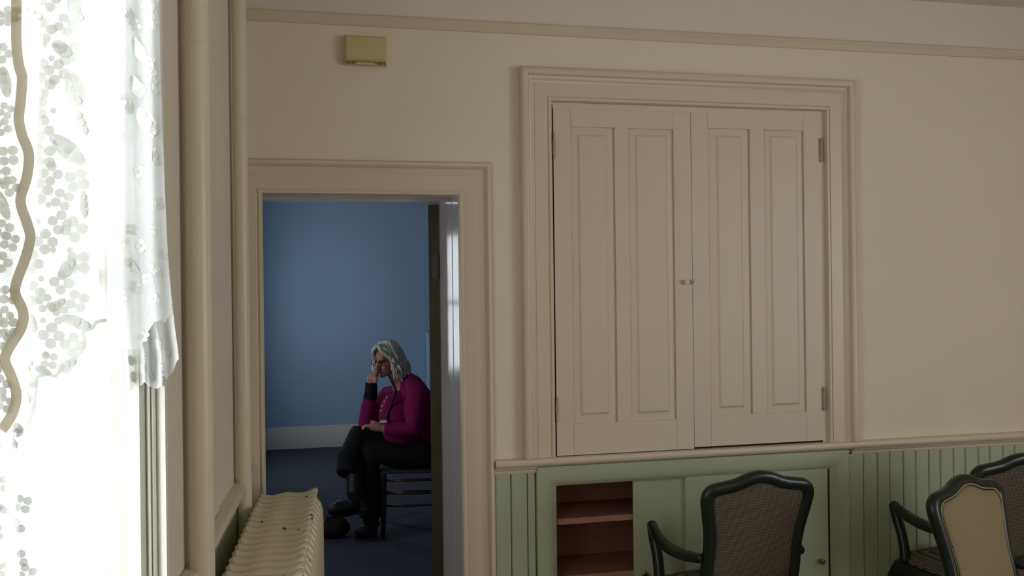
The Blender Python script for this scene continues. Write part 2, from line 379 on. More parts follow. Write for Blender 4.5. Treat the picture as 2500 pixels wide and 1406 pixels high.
n = len(pts); Fc = [[i, (i+1) % n, n+(i+1) % n, n+i] for i in range(n)]+[list(range(n)), [n+i for i in range(n)]]
jr = obj('trim_5', V, Fc, jamb_m, kind='structure')
V = []; pts = [(DX0, D+.012), (-0.330, YB), (-0.345, YB), (-0.345, D+.012)]
for z in (0, DZ+.02): V += [(x, y, z) for x, y in pts]
obj('lining_left', V, [[0, 1, 5, 4], [1, 2, 6, 5], [2, 3, 7, 6], [3, 0, 4, 7], [0, 1, 2, 3], [4, 5, 6, 7]], trim_m, jr)
mb = MB(); mb.box((-0.345, D+.012, DZ-.002), (0.535, YB, DZ+.016)); mb.box((-0.33, D+.14, DZ-.016), (0.50, D+.16, DZ-.002)); mb.build('lining_head', jamb_m, jr)
# door leaf, open into the far room, hinge edge towards us
xj = 0.4635
dth = 0.047
do = thing('door_1', (xj-dth/2, YB+.02, 0), 'white panelled door standing open into the blue room', 'door'); do['kind'] = 'structure'
del do['category']
ODOOR = math.radians(13)
def dlf(u, v, z): q = Vector((xj-.0005, YB+.0035, 0)); return q + Vector((-math.cos(ODOOR), math.sin(ODOOR), 0))*(-u) + Vector((math.sin(ODOOR), math.cos(ODOOR), 0))*v + EZ*z
mb = MB(); mb.fbox(dlf, (-dth, .0026, 0.012), (0, .80, 2.078)); mb.build('door_leaf', bluetrim_m, do)
mb = MB(); mb.fbox(dlf, (-dth-.0004, 0, 0.012), (.0004, .0026, 2.078)); mb.build('hinge_edge', olive_m, do)
for z in (0.30, 1.79):
    h = MB(); h.fbox(dlf, (-.032, -.0026, z-.055), (-.001, -.0001, z+.055)); h.tube([(xj-.001, YB-.003, z-.055), (xj-.001, YB-.003, z+.055)], .0055, 8)
    for q in (-.036, 0, .036): h.tube([dlf(-.018, -.002, z+q), dlf(-.018, -.0045, z+q)], .005, 8)
    h.build('hinge', wood_m, do)

# ---- chair rail on the back wall (nose runs over the cupboard as its ledge)
ZR = 0.957
nose = [(0, -.034), (.030, -.034), (.040, -.030), (.046, -.020), (.046, -.010), (.040, -.002), (.030, 0), (0, 0)]
XS0, XS1, XS2 = PX(1206, 1127), PX(1307, 1150), PX(2076, 1100)
crl = extrude('trim_3', nose, lambda t, p, q: BW(t, p, ZR+q), XS0, XR-.001, trim_m, kind='structure')
ap = [(0, -.064), (.012, -.064), (.016, -.058), (.016, -.050), (.028, -.040), (.030, -.034), (0, -.034)]
extrude('rail_moulding', ap, lambda t, p, q: BW(t, p, ZR+q), XS0, XS1, trim_m, crl)
extrude('rail_moulding', ap, lambda t, p, q: BW(t, p, ZR+q), XS2, XR-.001, trim_m, crl)
# ---- beadboard planks
def plank(x0, x1):
    g = 0.0015; e = .0035
    V = []; pts = [(x0+g, 0), (x0+g, .008), (x0+g+e, .012), (x1-g-e, .012), (x1-g, .008), (x1-g, 0)]
    for z in (0.02, ZR-.062): V += [BW(x, h, z) for x, h in pts]
    obj('plank', V, [[i, (i+1) % 6, 6+(i+1) % 6, 6+i] for i in range(6)]+[list(range(6)), [6+i for i in range(6)]], green_m, wb)
xs = [PX(x, 1170) for x in (1207, 1246, 1286, 1306)]
for a, b in zip(xs, xs[1:]): plank(a, b)
xs = [PX(x, 1130) for x in (2067, 2105, 2139, 2169, 2202, 2232, 2264, 2292, 2324, 2353, 2385, 2413, 2445, 2473, 2505)]
while xs[-1] < XR-.07: xs.append(xs[-1]+.0625)
for a, b in zip(xs, xs[1:]): plank(a, b)
g = MB(); g.box((XS0, D-.003, .02), (PX(1307, 1200), D+.001, ZR-.06)); g.box((PX(2067, 1130), D-.003, .02), (XR-.001, D+.001, ZR-.06)); g.build('groove_backing', mat('deep_groove', (.03, .035, .018), .9, .1), wb)

# ================================================================== LOWER CUPBOARD
CX0, CX1, CZ0, CZ1 = cup_hole
lc = thing('low_cupboard', ((CX0+CX1)/2, D-.01, 0.06), 'sage green built-in low cupboard with open red-brown shelves at its left', 'cupboard')
fx0, fx1, fzt = PX(1307, 1170), PX(2066, 1120), ZR-.036
lp = [(0, 0), (0, .020), (.004, .026), (.012, .028), (.040, .028), (.058, .026), (.072, .019), (.082, .010), (CX0-fx0, .004), (CX0-fx0, -.03)]
casing('face_frame', BW, fx0, fx1, 0.02, fzt, lp, green_m, lc)
mb = MB(); mb.box((fx0, D-.026, .02), (fx1, D-.001, 0.139)); mb.build('bottom_rail', green_m, lc)
XO = PX(1548, 1180); XM = PX(1682, 1165)
DEP = 0.325
mb = MB()     # carcass lining: back, sides, top, bottom
mb.box((CX0+.001, D+DEP-.012, CZ0+.001), (CX1-.001, D+DEP, CZ1-.001)); mb.box((CX0+.001, D+.031, CZ0+.001), (CX0+.010, D+DEP-.012, CZ1-.001)); mb.box((CX1-.010, D+.031, CZ0+.001), (CX1-.001, D+DEP-.012, CZ1-.001))
mb.box((CX0+.010, D+.031, CZ0+.001), (CX1-.010, D+DEP-.012, CZ0+.02)); mb.box((CX0+.010, D+.031, CZ1-.012), (CX1-.010, D+DEP-.012, CZ1-.001)); mb.build('carcass', brown_m, lc)
for zs in (PZ(1360, 1286), 0.400):
    mb = MB(); mb.box((CX0+.011, D+.036, zs), (CX1-.011, D+DEP-.0125, zs+.022)); s = mb.build('shelf', brown_m, lc)
    mb = MB(); mb.box((CX0+.011, D+.030, zs-.001), (CX1-.011, D+.0355, zs+.024)); mb.build('shelf_lipping', shelf_m, s)
mb = MB(); mb.box((XO, D+.010, CZ0+.002), (XM+.01, D+.024, CZ1-.002)); d1 = mb.build('sliding_door', green_m, lc, bevel=.002)
mb = MB(); mb.box((XM-.02, D-.006, CZ0+.002), (CX1-.010, D+.008, CZ1-.002)); d2 = mb.build('sliding_door', green_m, lc, bevel=.002)
mb = MB(); mb.box((CX1-.0095, D-.005, CZ0+.002), (CX1-.0003, D+.030, CZ1-.002)); mb.build('slot_shade', gap_m, lc)  # solid dark strip; the gap's shade is put into its colour
for d, (kx, ky, yy) in ((d1, (1571, 1398, D+.010)), (d2, (2003, 1368, D-.006))):
    p = onY(kx, ky, yy); k = MB(); k.tube([(p.x, yy+.001, p.z), (p.x, yy-.008, p.z), (p.x, yy-.012, p.z), (p.x, yy-.022, p.z), (p.x, yy-.027, p.z)], [.005, .005, .011, .013, .007], 14); k.build('knob', brass_m, d, smooth='auto')

# ================================================================== UPPER WALL CUPBOARD
UX0, UX1, UZT = PX(1271, 600), PX(2081, 600), PZ(1264, 170)*.5+PZ(2076, 196)*.5
uc = thing('wall_cupboard', ((UX0+UX1)/2, D-.02, ZR), 'tall cream built-in wall cupboard with two panelled doors above the green one', 'cupboard')
IX0, IX1, IZT = PX(1350, 600), PX(2003, 600), PZ(1345, 262)*.5+PZ(1998, 270)*.5
wdt = IX0-UX0
up = [(0, 0), (0, .034), (.004, .042), (.012, .046), (.026, .046), (.032, .042), (.036, .030), (.044, .028), (.050, .023), (.056, .018), (.062, .015), (.064, .018), (wdt-.024, .018), (wdt-.021, .014), (wdt-.016, .021), (wdt-.007, .021), (wdt-.002, .014), (wdt, .006), (wdt, 0)]
casing('casing', BW, UX0, UX1, ZR+.0005, UZT, up, trim_m, uc)
mb = MB(); mb.box((IX0, D-.0025, ZR+.0005), (IX1, D+.0005, IZT)); mb.build('interior_shade', gap_m, uc)  # flat dark sheet on the wall, painted as the shade behind the doors
mb = MB(); mb.box((IX0+.002, D-.014, IZT-.018), (IX1-.002, D-.003, IZT)); mb.build('top_stop', trim_m, uc)
def cup_door(x0, x1, z0, z1, y1, panels, hinges):
    bk = MB(); bk.box((x0+.001, y1+.0096, z0+.001), (x1-.001, y1+.0105, z1-.001)); d = bk.build('door', cup_m, uc)
    (a1, b1, c1, e1), (a2, b2, c2, e2) = panels[0][0], panels[1][0]; g = .0005
    zt_, zb_ = (e1+e2)/2, (c1+c2)/2
    for nm, q in (('stile', (x0, a1-g, z0, z1)), ('stile', (b2+g, x1, z0, z1)), ('rail', (a1+g, b2-g, zt_, z1)), ('rail', (a1+g, b2-g, z0, zb_)), ('mullion', (b1, a2, zb_+.0003, zt_-.0003))):
        bk = MB(); bk.box((q[0], y1, q[2]), (q[1], y1+.0095, q[3])); bk.build(nm, cup_m, d)
    for (a, b, c, e), (fa, fb_, fc, fe) in panels:
        V = []; 
        for (h, q) in ((.0095, (a, b, c, e)), (.0080, (fa-.010, fb_+.010, fc-.010, fe+.010)), (.0015, (fa, fb_, fc, fe))):
            V += [(q[0], y1+h, q[2]), (q[1], y1+h, q[2]), (q[1], y1+h, q[3]), (q[0], y1+h, q[3])]
        Fc = [[8, 9, 10, 11]]
        for r in (0, 1):
            for i in range(4): Fc.append([r*4+i, r*4+(i+1) % 4, (r+1)*4+(i+1) % 4, (r+1)*4+i])
        obj('panel', V, Fc, cup_m, d)
    # joints of stile and rail
    for hx, hz in hinges:
        h = MB(); h.tube([(hx, y1-.005, hz-.045), (hx, y1-.005, hz-.02), (hx, y1-.005, hz-.019), (hx, y1-.005, hz+.019), (hx, y1-.005, hz+.02), (hx, y1-.005, hz+.045)], [.005, .005, .0062, .0062, .005, .005], 8)
        h.ball((hx, y1-.005, hz+.05), .006, 8); h.ball((hx, y1-.005, hz-.05), .006, 8)
        h.build('hinge', steel_m, d)
    return d
def avx(*pp): return sum(PX(*p) for p in pp)/len(pp)
def pan(xl, xr, yt, yb, fl, fr_, ft, fb2):
    xm = (xl+xr)/2
    return ((avx((xl, yt), (xl+9, yb)), avx((xr, yt), (xr+9, yb)), PZ(xm, yb), PZ(xm, yt)), (avx((fl, ft), (fl+9, fb2)), avx((fr_, ft), (fr_+9, fb2)), PZ(xm, fb2), PZ(xm, ft)))
XMID = avx((1683, 300), (1692, 1090))
Y1 = D-.0165
dl = cup_door(IX0+.004, XMID-.0015, ZR+.004, IZT-.019, Y1, [pan(1390, 1497, 313, 1030, 1412, 1474, 335, 1006), pan(1530, 1640, 315, 1026, 1552, 1620, 336, 1002)],
         [(IX0+.004, PZ(1347, 358)), (IX0+.004, PZ(1353, 998))])
dr = cup_door(XMID+.0015, IX1-.004, ZR+.010, IZT-.017, Y1+.002, [pan(1724, 1826, 316, 1013, 1750, 1803, 337, 990), pan(1860, 1957, 318, 1006, 1880, 1938, 338, 983)],
         [(IX1-.004, PZ(1998, 368)), (IX1-.004, PZ(2007, 972))])
lx, lz = PX(1677, 689), PZ(1677, 689)
k = MB(); k.tube([(lx-.014, Y1, lz), (lx-.014, Y1-.010, lz), (lx-.014, Y1-.012, lz), (lx-.014, Y1-.022, lz), (lx-.014, Y1-.025, lz)], [.006, .006, .012, .012, .007], 14); k.build('knob', trim_m, dl, smooth='auto')
k = MB(); k.tube([(lx+.016, Y1+.002, lz+.001), (lx+.016, Y1-.004, lz+.001)], .011, 14); k.fbox(lambda u, v, q: Vector((lx+u, Y1-.004-v, lz-.006+q)), (-.010, 0, 0), (.020, .005, .009)); k.tube([(lx+.014, Y1-.009, lz-.001), (lx+.014, Y1-.014, lz-.001)], .0045, 10); k.build('turn_latch', steel_m, dr, smooth='auto')

# ================================================================== CHIME BOX
bx0, bx1 = PX(840, 120), PX(944, 125); bz1, bz0 = PZ(890, 92), PZ(890, 156)
ch = thing('chime_box', ((bx0+bx1)/2, D-.001, bz0-.008), 'small yellowed plastic box on the wall above the doorway', 'wall box')
V = []; 
for (h, ins) in ((0, 0), (.030, .002), (.036, .006), (.040, .010)):
    V += [BW(bx0+ins, h, bz0+ins), BW(bx1-ins, h, bz0+ins), BW(bx1-ins, h, bz1-ins), BW(bx0+ins, h, bz1-ins)]
Fc = [[12, 13, 14, 15], [0, 1, 2, 3]]
for r in range(3):
    for i in range(4): Fc.append([r*4+i, r*4+(i+1) % 4, (r+1)*4+(i+1) % 4, (r+1)*4+i])
obj('cover', V, Fc, box_m, ch)
mb = MB(); mb.box((bx0+.004, D-.030, bz0-.010), (bx1-.002, D-.001, bz0-.0005)); bs = mb.build('base_strip', box_m, ch)
for k in range(7):
    for xb in (bx0+.008, bx1-.048):
        mb = MB(); x = xb+k*.0058; mb.box((x, D-.0308, bz0-.0098), (x+.0028, D-.0301, bz0-.001)); mb.build('vent_slot', gap_m, bs)

# ================================================================== LEFT WALL: window, rail, pipes
wprof = [(AW0, -.05), (AW0, .008)]
for px, wv in ((350, .010), (357, .011), (361, .017), (366, .021), (369, .0205), (374, .0265), (378, .028), (382, .0272), (388, .033), (393, .039), (404, .048)):
    wprof.append((a_of(px, 1100, wv), wv))
amin = wprof[-1][0]
wprof += [(amin-.012, .050), (amin-.018, .040), (amin-.018, .0005), (AW0-.003, .0005), (AW0-.003, -.05)]
w1 = extrude('window_1', wprof, lambda t, p, q: LW(p, q, t), ZS-.02, ZH+.06, white_m, kind='structure')
FW = lambda u, h, z: LW(u, h, z)
mb = MB(); mb.fbox(FW, (AW0-.02, -.05, ZH), (AW1+.08, .03, ZH+.12)); mb.build('head_casing', white_m, w1)
mb = MB(); mb.fbox(FW, (AW1, -.05, ZS-.02), (AW1+.10, .03, ZH)); mb.build('side_casing', white_m, w1)
mb = MB(); mb.fbox(FW, (AW0-.02, -.16, ZS-.03), (AW1+.10, .06, ZS)); mb.build('window_sill', white_m, w1)
mb = MB(); mb.fbox(FW, (AW0+.001, -.061, ZS), (AW0+.012, -.05, ZH)); mb.build('stop_bead', white_m, w1)
zm = 1.72
for (z0, z1, h) in ((ZS, zm+.02, -.062), (zm-.02, ZH, -.097)):
    mb = MB(); mb.fbox(FW, (AW0+.002, h-.03, z0), (AW0+.048, h, z1)); mb.fbox(FW, (AW1-.048, h-.03, z0), (AW1-.002, h, z1)); mb.fbox(FW, (AW0+.048, h-.03, z0), (AW1-.048, h, z0+.05)); mb.fbox(FW, (AW0+.048, h-.03, z1-.04), (AW1-.048, h, z1))
    s = mb.build('sash', white_m, w1)
    mb = MB(); mb.fbox(FW, (AW0+.048, h-.018, z0+.05), (AW1-.048, h-.014, z1-.04)); mb.build('pane', MATS['glass'], s)
# flat board beside the window, ends in a seam
aS = a_of(522, 700, 0.0)
mb = MB(); mb.fbox(FW, (aS, .0005, 1.0), (amin-.019, .009, HC-.002)); mb.build('trim_6', leftwall_m, kind='structure')
ZL = 0.995
lr = extrude('trim_4', [(0, -.066), (.012, -.066), (.018, -.056), (.026, -.04), (.030, -.034), (.044, -.028), (.048, -.016), (.042, -.003), (.034, 0), (0, 0)],
        lambda t, p, q: LW(t, p, ZL+q), 0.02, amin-.02, trim_m, kind='structure')
mb = MB(); mb.fbox(FW, (0.0, .0005, .02), (amin-.02, .010, ZL-.067)); mb.build('wainscot_panel', green_m, wl)
def pipe(pxc, wv, r, label):
    a = a_of(pxc, 700, wv); p = LW(a, wv, 0)
    t = thing('heating_pipe', p, label, 'pipe', 'vertical heating pipes on the left wall')
    mb = MB(); mb.tube([p+EZ*.0, p+EZ*(HC-.001)], r, 28); mb.build('pipe_run', pipe_m, t, smooth='auto')
    mb = MB(); mb.tube([p+EZ*.0, p+EZ*.015], [r+.03, r+.012], 24); mb.build('floor_collar', pipe_m, t, smooth='auto')
    zj = 2.31
    mb = MB(); mb.tube([p+EZ*(zj-.003), p+EZ*(zj-.001), p+EZ*(zj+.001), p+EZ*(zj+.003)], [r, r+.0012, r+.0012, r], 28); mb.build('joint_seam', pipe_m, t, smooth='auto')
    return t
pipe(486, .050, .0305, 'thick cream heating pipe nearest the lace curtain')
pipe(591, .036, .0262, 'cream heating pipe in the corner beside the doorway')

# ================================================================== RADIATOR
ZT = 0.925
aF = (D-3.36)/math.cos(TH)
wL = 0.063
out = [(.01, .05), (0, .10), (0, .55), (0, .83), (-.001, .868), (.006, .880), (.003, .895), (.004, .908), (.014, .915), (.030, .910), (.052, .906), (.078, .911), (.112, .917), (.145, .912), (.172, .912), (.195, .917), (.210, .926), (.222, .927), (.227, .919), (.224, .905), (.219, .894), (.226, .884), (.237, .868), (.244, .842), (.246, .80), (.246, .45), (.246, .10), (.236, .05)]
NS, SP = 16, 0.0640
rad = thing('radiator', LW(aF+SP*NS/2, wL+.12, 0), 'chipped cream cast iron column radiator in the corner beside the doorway', 'radiator')
def section(k):
    a0 = aF+SP*(k+.5); V = []; Fc = []; n = len(out); cw, cz = .122, .49
    for (da, ins) in ((-.0285, .032), (-.0265, .013), (-.019, .004), (0, 0), (.019, .004), (.0265, .013), (.0285, .032)):
        for (w_, z_) in out:
            ww = cw+(w_-cw)*(1-ins/.123); zz = cz+(z_-cz)*(1-ins/.44)
            V.append(LW(a0+da, wL+ww, zz))
    for r in range(6):
        for i in range(n): Fc.append([r*n+i, r*n+(i+1) % n, (r+1)*n+(i+1) % n, (r+1)*n+i])
    Fc.append(list(range(n))[::-1]); Fc.append([6*n+i for i in range(n)])
    return V, Fc
s0 = None
for k in range(NS):
    if s0 is None:
        V, Fc = section(0); s0 = obj('section', V, Fc, rad_m, rad, smooth='auto')
    else:
        s = s0.copy(); C.objects.link(s); s.parent = rad; s.location = s0.location + DA*(SP*k)
for hz in (.14, .82):
    mb = MB(); mb.tube([LW(aF+.01, wL+.122, hz), LW(aF+SP*NS-.01, wL+.122, hz)], .03, 12); mb.build('hub_bar', rad_m, rad)
for k in (0, NS-1):
    for ww in (.03, .21):
        mb = MB(); mb.tube([LW(aF+SP*(k+.5), wL+ww, 0), LW(aF+SP*(k+.5), wL+ww, .02), LW(aF+SP*(k+.5), wL+ww, .09)], [.022, .016, .024], 10); mb.build('foot', rad_m, rad)

# ================================================================== CURTAINS
def lerp_tab(tab, y):
    if y <= tab[0][0]: return tab[0][1]
    for (a, va), (b, vb) in zip(tab, tab[1:]):
        if y <= b: return va+(vb-va)*(y-a)/(b-a)
    return tab[-1][1]
class Sheet:
    """hanging cloth fold; Y0 = its distance, tables give left/right edges down its length"""
    def __init__(s, Y0, left, right, hem, ytop, wob=0.004, nf=2.0): s.Y0, s.l, s.r, s.hem, s.ytop, s.wob, s.nf = Y0, left, right, hem, ytop, wob, nf
    def Y(s, x, y):
        xl, xr = lerp_tab(s.l, y), lerp_tab(s.r, y); t = (x-xl)/max(1, xr-xl)
        return s.Y0 + s.wob*math.sin(t*math.pi*2*s.nf + y*.002) + .12*max(0, 0)*t
    def P(s, x, y, off=0.0): return onY(x, y, s.Y(x, y)-off)
    def grid(s, nu=28, nv=60):
        V = []; Fc = []
        for i in range(nu+1):
            u = i/nu
            yb = None
            for it in range(3):
                yy = 800 if yb is None else yb
                x = lerp_tab(s.l, yy)+(lerp_tab(s.r, yy)-lerp_tab(s.l, yy))*u
                yb = s.hem(x)
            for j in range(nv+1):
                y = s.ytop+(yb-s.ytop)*j/nv
                x = lerp_tab(s.l, y)+(lerp_tab(s.r, y)-lerp_tab(s.l, y))*u
                V.append(s.P(x, y))
        for i in range(nu):
            for j in range(nv): a = i*(nv+1)+j; Fc.append([a, a+1, a+nv+2, a+nv+1])
        return V, Fc
    def disc(s, mb, x, y, rx, ry, rot=0, n=10, off=.0012):
        cs, sn = math.cos(rot), math.sin(rot); V = []
        for k in range(n):
            th = 2*math.pi*k/n; dx, dy = rx*math.cos(th), ry*math.sin(th)
            V.append(s.P(x+dx*cs-dy*sn, y+dx*sn+dy*cs, off))
        mb.add(V, [list(range(n))])
    def flower(s, mb, x, y, r=11.5, rot=0.6):
        for k in range(4):
            th = rot+k*math.pi/2; s.disc(mb, x+math.cos(th)*r*1.30, y+math.sin(th)*r*1.30, r, r*.92)
    def leaf(s, mb, x, y, L, Wd, rot):
        s.disc(mb, x, y, L/2, Wd/2, rot, 14)
        for q in (-.28, 0, .28):
            s.disc(mb, x+math.cos(rot)*L*q, y+math.sin(rot)*L*q, L*.10, Wd*.30, rot+.9, 8, .0022)
    def band(s, mb, pts, wd, off=.002):
        V = []; pts = crom([Vector((a, b, 0)) for a, b in pts], 5)
        for i, p in enumerate(pts):
            t = (pts[min(i+1, len(pts)-1)]-pts[max(i-1, 0)]).normalized(); nn = Vector((-t.y, t.x, 0))
            V += [s.P(p.x+nn.x*wd/2, p.y+nn.y*wd/2, off), s.P(p.x-nn.x*wd/2, p.y-nn.y*wd/2, off)]
        mb.add(V, [[2*i, 2*i+1, 2*i+3, 2*i+2] for i in range(len(pts)-1)])
def scal(x0, base, amp, per): return lambda x: base(x) + amp*abs(math.sin((x-x0)*math.pi/per))
rodz = 2.56
# nearest fold with the beige scalloped border
cA = thing('lace_curtain', W(20, 1050, 1.12), 'patterned lace curtain edge with a beige scalloped border, nearest the camera', 'curtain', 'lace curtains at the window')
edge = [(36, -900), (38, -300), (40, 0), (40, 100), (46, 160), (54, 190), (50, 250), (46, 290), (54, 330), (70, 375), (66, 430), (50, 490), (66, 545), (74, 580), (62, 630), (40, 690), (38, 720), (56, 760), (52, 800), (22, 850), (12, 880), (28, 920), (40, 965), (30, 1010), (4, 1050)]
A = Sheet(1.12, [(-900, -60), (1100, -60)], [(b, a) for a, b in edge], lambda x: 1052-(x-4)*.9 if x > 4 else 1052+(-x)*.15, -900, .003, 2)
V, Fc = A.grid(20, 60); obj('lace_ground', V, Fc, lace_m, cA, smooth=True)
mb = MB(); A.band(mb, edge, 26); mb.build('scalloped_border', band_m, cA, smooth=True)
mb = MB(); random.seed(3)
for x, y in ((10, 45), (28, 35), (6, 130), (14, 270), (6, 310), (20, 380), (4, 430), (26, 455), (8, 560), (24, 590), (4, 640), (22, 720), (10, 770), (22, 800), (4, 830), (2, 940), (12, 985), (-28, 60), (-30, 180), (-28, 300), (-30, 420), (-30, 540), (-28, 680), (-30, 800), (-28, 930)):
    A.flower(mb, x, y, 10+random.random()*3, random.random()*1.5)
A.leaf(mb, 12, 200, 80, 30, 1.4); A.leaf(mb, 6, 500, 80, 28, 1.2); A.leaf(mb, -10, 880, 70, 26, 1.3)
mb.build('lace_motif', motif_m, cA, kind='stuff')
# second fold: the floral lace with the scalloped hem
cB = thing('lace_curtain', W(140, 900, 1.25), 'floral lace curtain fold with a scalloped hem between the beige border and the sheer strip', 'curtain', 'lace curtains at the window')
hemB = [(-20, 1118), (0, 1115), (30, 1108), (50, 1085), (56, 1050), (80, 1015), (88, 960), (92, 925), (118, 918), (135, 922), (150, 908), (170, 912), (182, 880), (200, 862), (208, 840), (203, 815), (225, 805), (236, 790), (260, 786)]
B = Sheet(1.28, [(-900, 8), (1200, -10)], [(-900, 190), (0, 197), (200, 208), (400, 220), (600, 230), (790, 241), (1200, 243)], lambda x: lerp_tab(hemB, x)+3*math.sin(x*.35), -900, .005, 1.5)
V, Fc = B.grid(44, 70); obj('lace_ground', V, Fc, lace_m, cB, smooth=True)
mb = MB()
for x, y in ((107, 75), (85, 157), (138, 176), (103, 209), (86, 263), (101, 313), (108, 381), (124, 424), (97, 466), (152, 487), (146, 543), (189, 735), (125, 819), (178, 842), (188, 440), (180, 560), (80, 715), (150, 690), (110, 590), (55, 1030), (75, 640), (160, 60), (120, 0), (170, 130), (190, 640)):
    B.flower(mb, x, y, 12.8+random.random()*2.5, random.random()*1.5)
for L in ((182, 218, 90, 46, 1.35), (165, 365, 110, 44, .7), (152, 120, 60, 34, .6), (205, 500, 70, 22, 1.5), (165, 655, 60, 34, -.9), (187, 787, 85, 30, .35), (140, 745, 50, 24, -.6), (165, 890, 55, 26, -.5), (105, 905, 45, 20, .4), (60, 960, 60, 34, 1.4), (80, 790, 50, 22, 1.3), (66, 900, 50, 22, -1.0), (200, 300, 70, 26, 1.2), (185, 20, 80, 40, 1.2), (75, 30, 70, 36, .5)):
    B.leaf(mb, *L)
for x, y in ((108, 110), (126, 142), (130, 270), (95, 350), (105, 782), (112, 865), (75, 940), (118, 500), (130, 610), (170, 610), (92, 540), (100, 680)): B.disc(mb, x, y, 8, 8)
B.band(mb, [(a, b-4) for a, b in hemB[1:]], 9)
for x, y in ((62, 985), (40, 1060), (70, 930), (20, 1090), (120, 880), (150, 770), (110, 740)): B.flower(mb, x, y, 11, random.random())
mb.build('lace_motif', motif_m, cB, kind='stuff')
# right-hand lace fold, ends in a bunched scalloped tail in front of the window casing
cC = thing('lace_curtain', W(360, 950, 1.75), 'white lace curtain tail hanging in front of the window casing', 'curtain', 'lace curtains at the window')
hemC = [(200, 850), (290, 852), (300, 935), (306, 957), (318, 955), (328, 935), (344, 938), (352, 932), (365, 940), (380, 945), (392, 943), (402, 935), (410, 922), (424, 900), (432, 880), (440, 870)]
Cc = Sheet(1.78, [(-900, 258), (0, 258), (300, 260), (780, 270), (850, 290), (935, 298), (1000, 300)], [(-900, 380), (0, 386), (100, 388), (330, 398), (470, 403), (620, 410), (735, 420), (800, 427), (870, 437), (960, 437)], lambda x: lerp_tab(hemC, x)+4*abs(math.sin(x*.16)), -900, .020, 3.5)
V, Fc = Cc.grid(48, 70); obj('lace_ground', V, Fc, lace_m, cC, smooth=True)
hemD = [(200, 790), (296, 850), (330, 852), (345, 845), (358, 815), (375, 785), (395, 778), (404, 785), (418, 760), (430, 748)]
Dd = Sheet(1.75, [(-900, 254), (300, 254), (700, 262), (860, 284)], [(-900, 384), (0, 388), (330, 396), (620, 408), (735, 419), (800, 420)], lambda x: lerp_tab(hemD, x)+3*abs(math.sin(x*.2)), -900, .008, 2.0)
V, Fc = Dd.grid(36, 60); obj('front_layer', V, Fc, lace_m, cC, smooth=True)
mb = MB()
for x, y in ((275, 235), (272, 290), (280, 190), (290, 130), (300, 590), (318, 560), (312, 640), (330, 700), (300, 720), (345, 600), (370, 560), (385, 500), (395, 620), (360, 680), (275, 60), (330, 60), (365, 150), (290, 330), (340, 420), (350, 820), (375, 730)):
    Dd.flower(mb, x, y, 6.5+random.random()*1.5, random.random()*1.5)
for L in ((300, 250, 70, 40, .8), (335, 210, 60, 34, 1.2), (360, 300, 90, 40, 1.0), (378, 200, 80, 24, 1.5), (330, 660, 60, 20, 1.2), (380, 660, 50, 20, .8), (380, 380, 60, 24, 1.3), (300, 30, 60, 40, .6), (340, 120, 70, 30, 1.2), (372, 40, 70, 26, 1.5)):
    Dd.leaf(mb, *L)
for x, y in ((320, 880), (345, 900), (370, 920), (395, 900), (410, 860), (385, 840), (325, 920), (355, 870), (400, 930)): Cc.leaf(mb, x, y, 28, 16, 1.4)
mb.build('lace_motif', motif_m, cC, kind='stuff')
# lower lace fold
cD = thing('lace_curtain', onY(40, 1640, 1.20), 'lower lace curtain fold with grey flowers at the bottom left corner', 'curtain', 'lace curtains at the window')
E_ = Sheet(1.20, [(300, -45), (1700, -45)], [(300, 60), (1000, 72), (1050, 66), (1150, 74), (1200, 90), (1260, 82), (1330, 86), (1406, 94), (1700, 105)], lambda x: 1640+6*abs(math.sin(x*.1)), 300, .006, 2.0)
V, Fc = E_.grid(24, 60); obj('lace_ground', V, Fc, sheer_m, cD, smooth=True)
mb = MB(); E_.band(mb, [(56, 1000), (64, 1100), (72, 1160), (84, 1200), (74, 1260), (78, 1330), (86, 1406), (96, 1600)], 15)
mb.build('edge_fold', lace_m, cD, smooth=True)
mb = MB()
for x, y in ((20, 1180), (55, 1230), (36, 1288), (45, 1365), (10, 1390), (66, 1400), (-15, 1300), (20, 1480), (70, 1500)): E_.flower(mb, x, y, 11.5, random.random()*1.5)
for L in ((22, 1085, 44, 40, .2), (38, 1050, 40, 36, .2), (0, 1240, 50, 22, .5)): E_.leaf(mb, *L)
mb.build('lace_motif', motif_m, cD, kind='stuff')
# sheer voile along the window
V = []; Fc = []; nu, nv = 60, 20; aA, aB = AW0+.055, AW1-.005
for i in range(nu+1):
    a = aA+(aB-aA)*i/nu
    for j in range(nv+1):
        z = ZS+.02+(rodz-ZS-.02)*j/nv; k = 1-j/nv
        V.append(LW(a-.045*k*(1-i/nu), -.040+.010*math.sin(i*.9)+.004*math.sin(i*2.3+j*.2), z))
for i in range(nu):
    for j in range(nv): q = i*(nv+1)+j; Fc.append([q, q+1, q+nv+2, q+nv+1])
tag(obj('sheer_curtain', V, Fc, sheer_m, None, smooth=True), 'long plain sheer voile curtain glowing white against the window', 'curtain')
rd = MB(); rd.tube([LW(AW0-.02, .03, rodz+.01), LW(AW1+.10, .03, rodz+.01)], .010, 12)
rod = rd.build('curtain_rod', white_m, None, smooth='auto'); tag(rod, 'slim white curtain rod over the window', 'curtain rod')

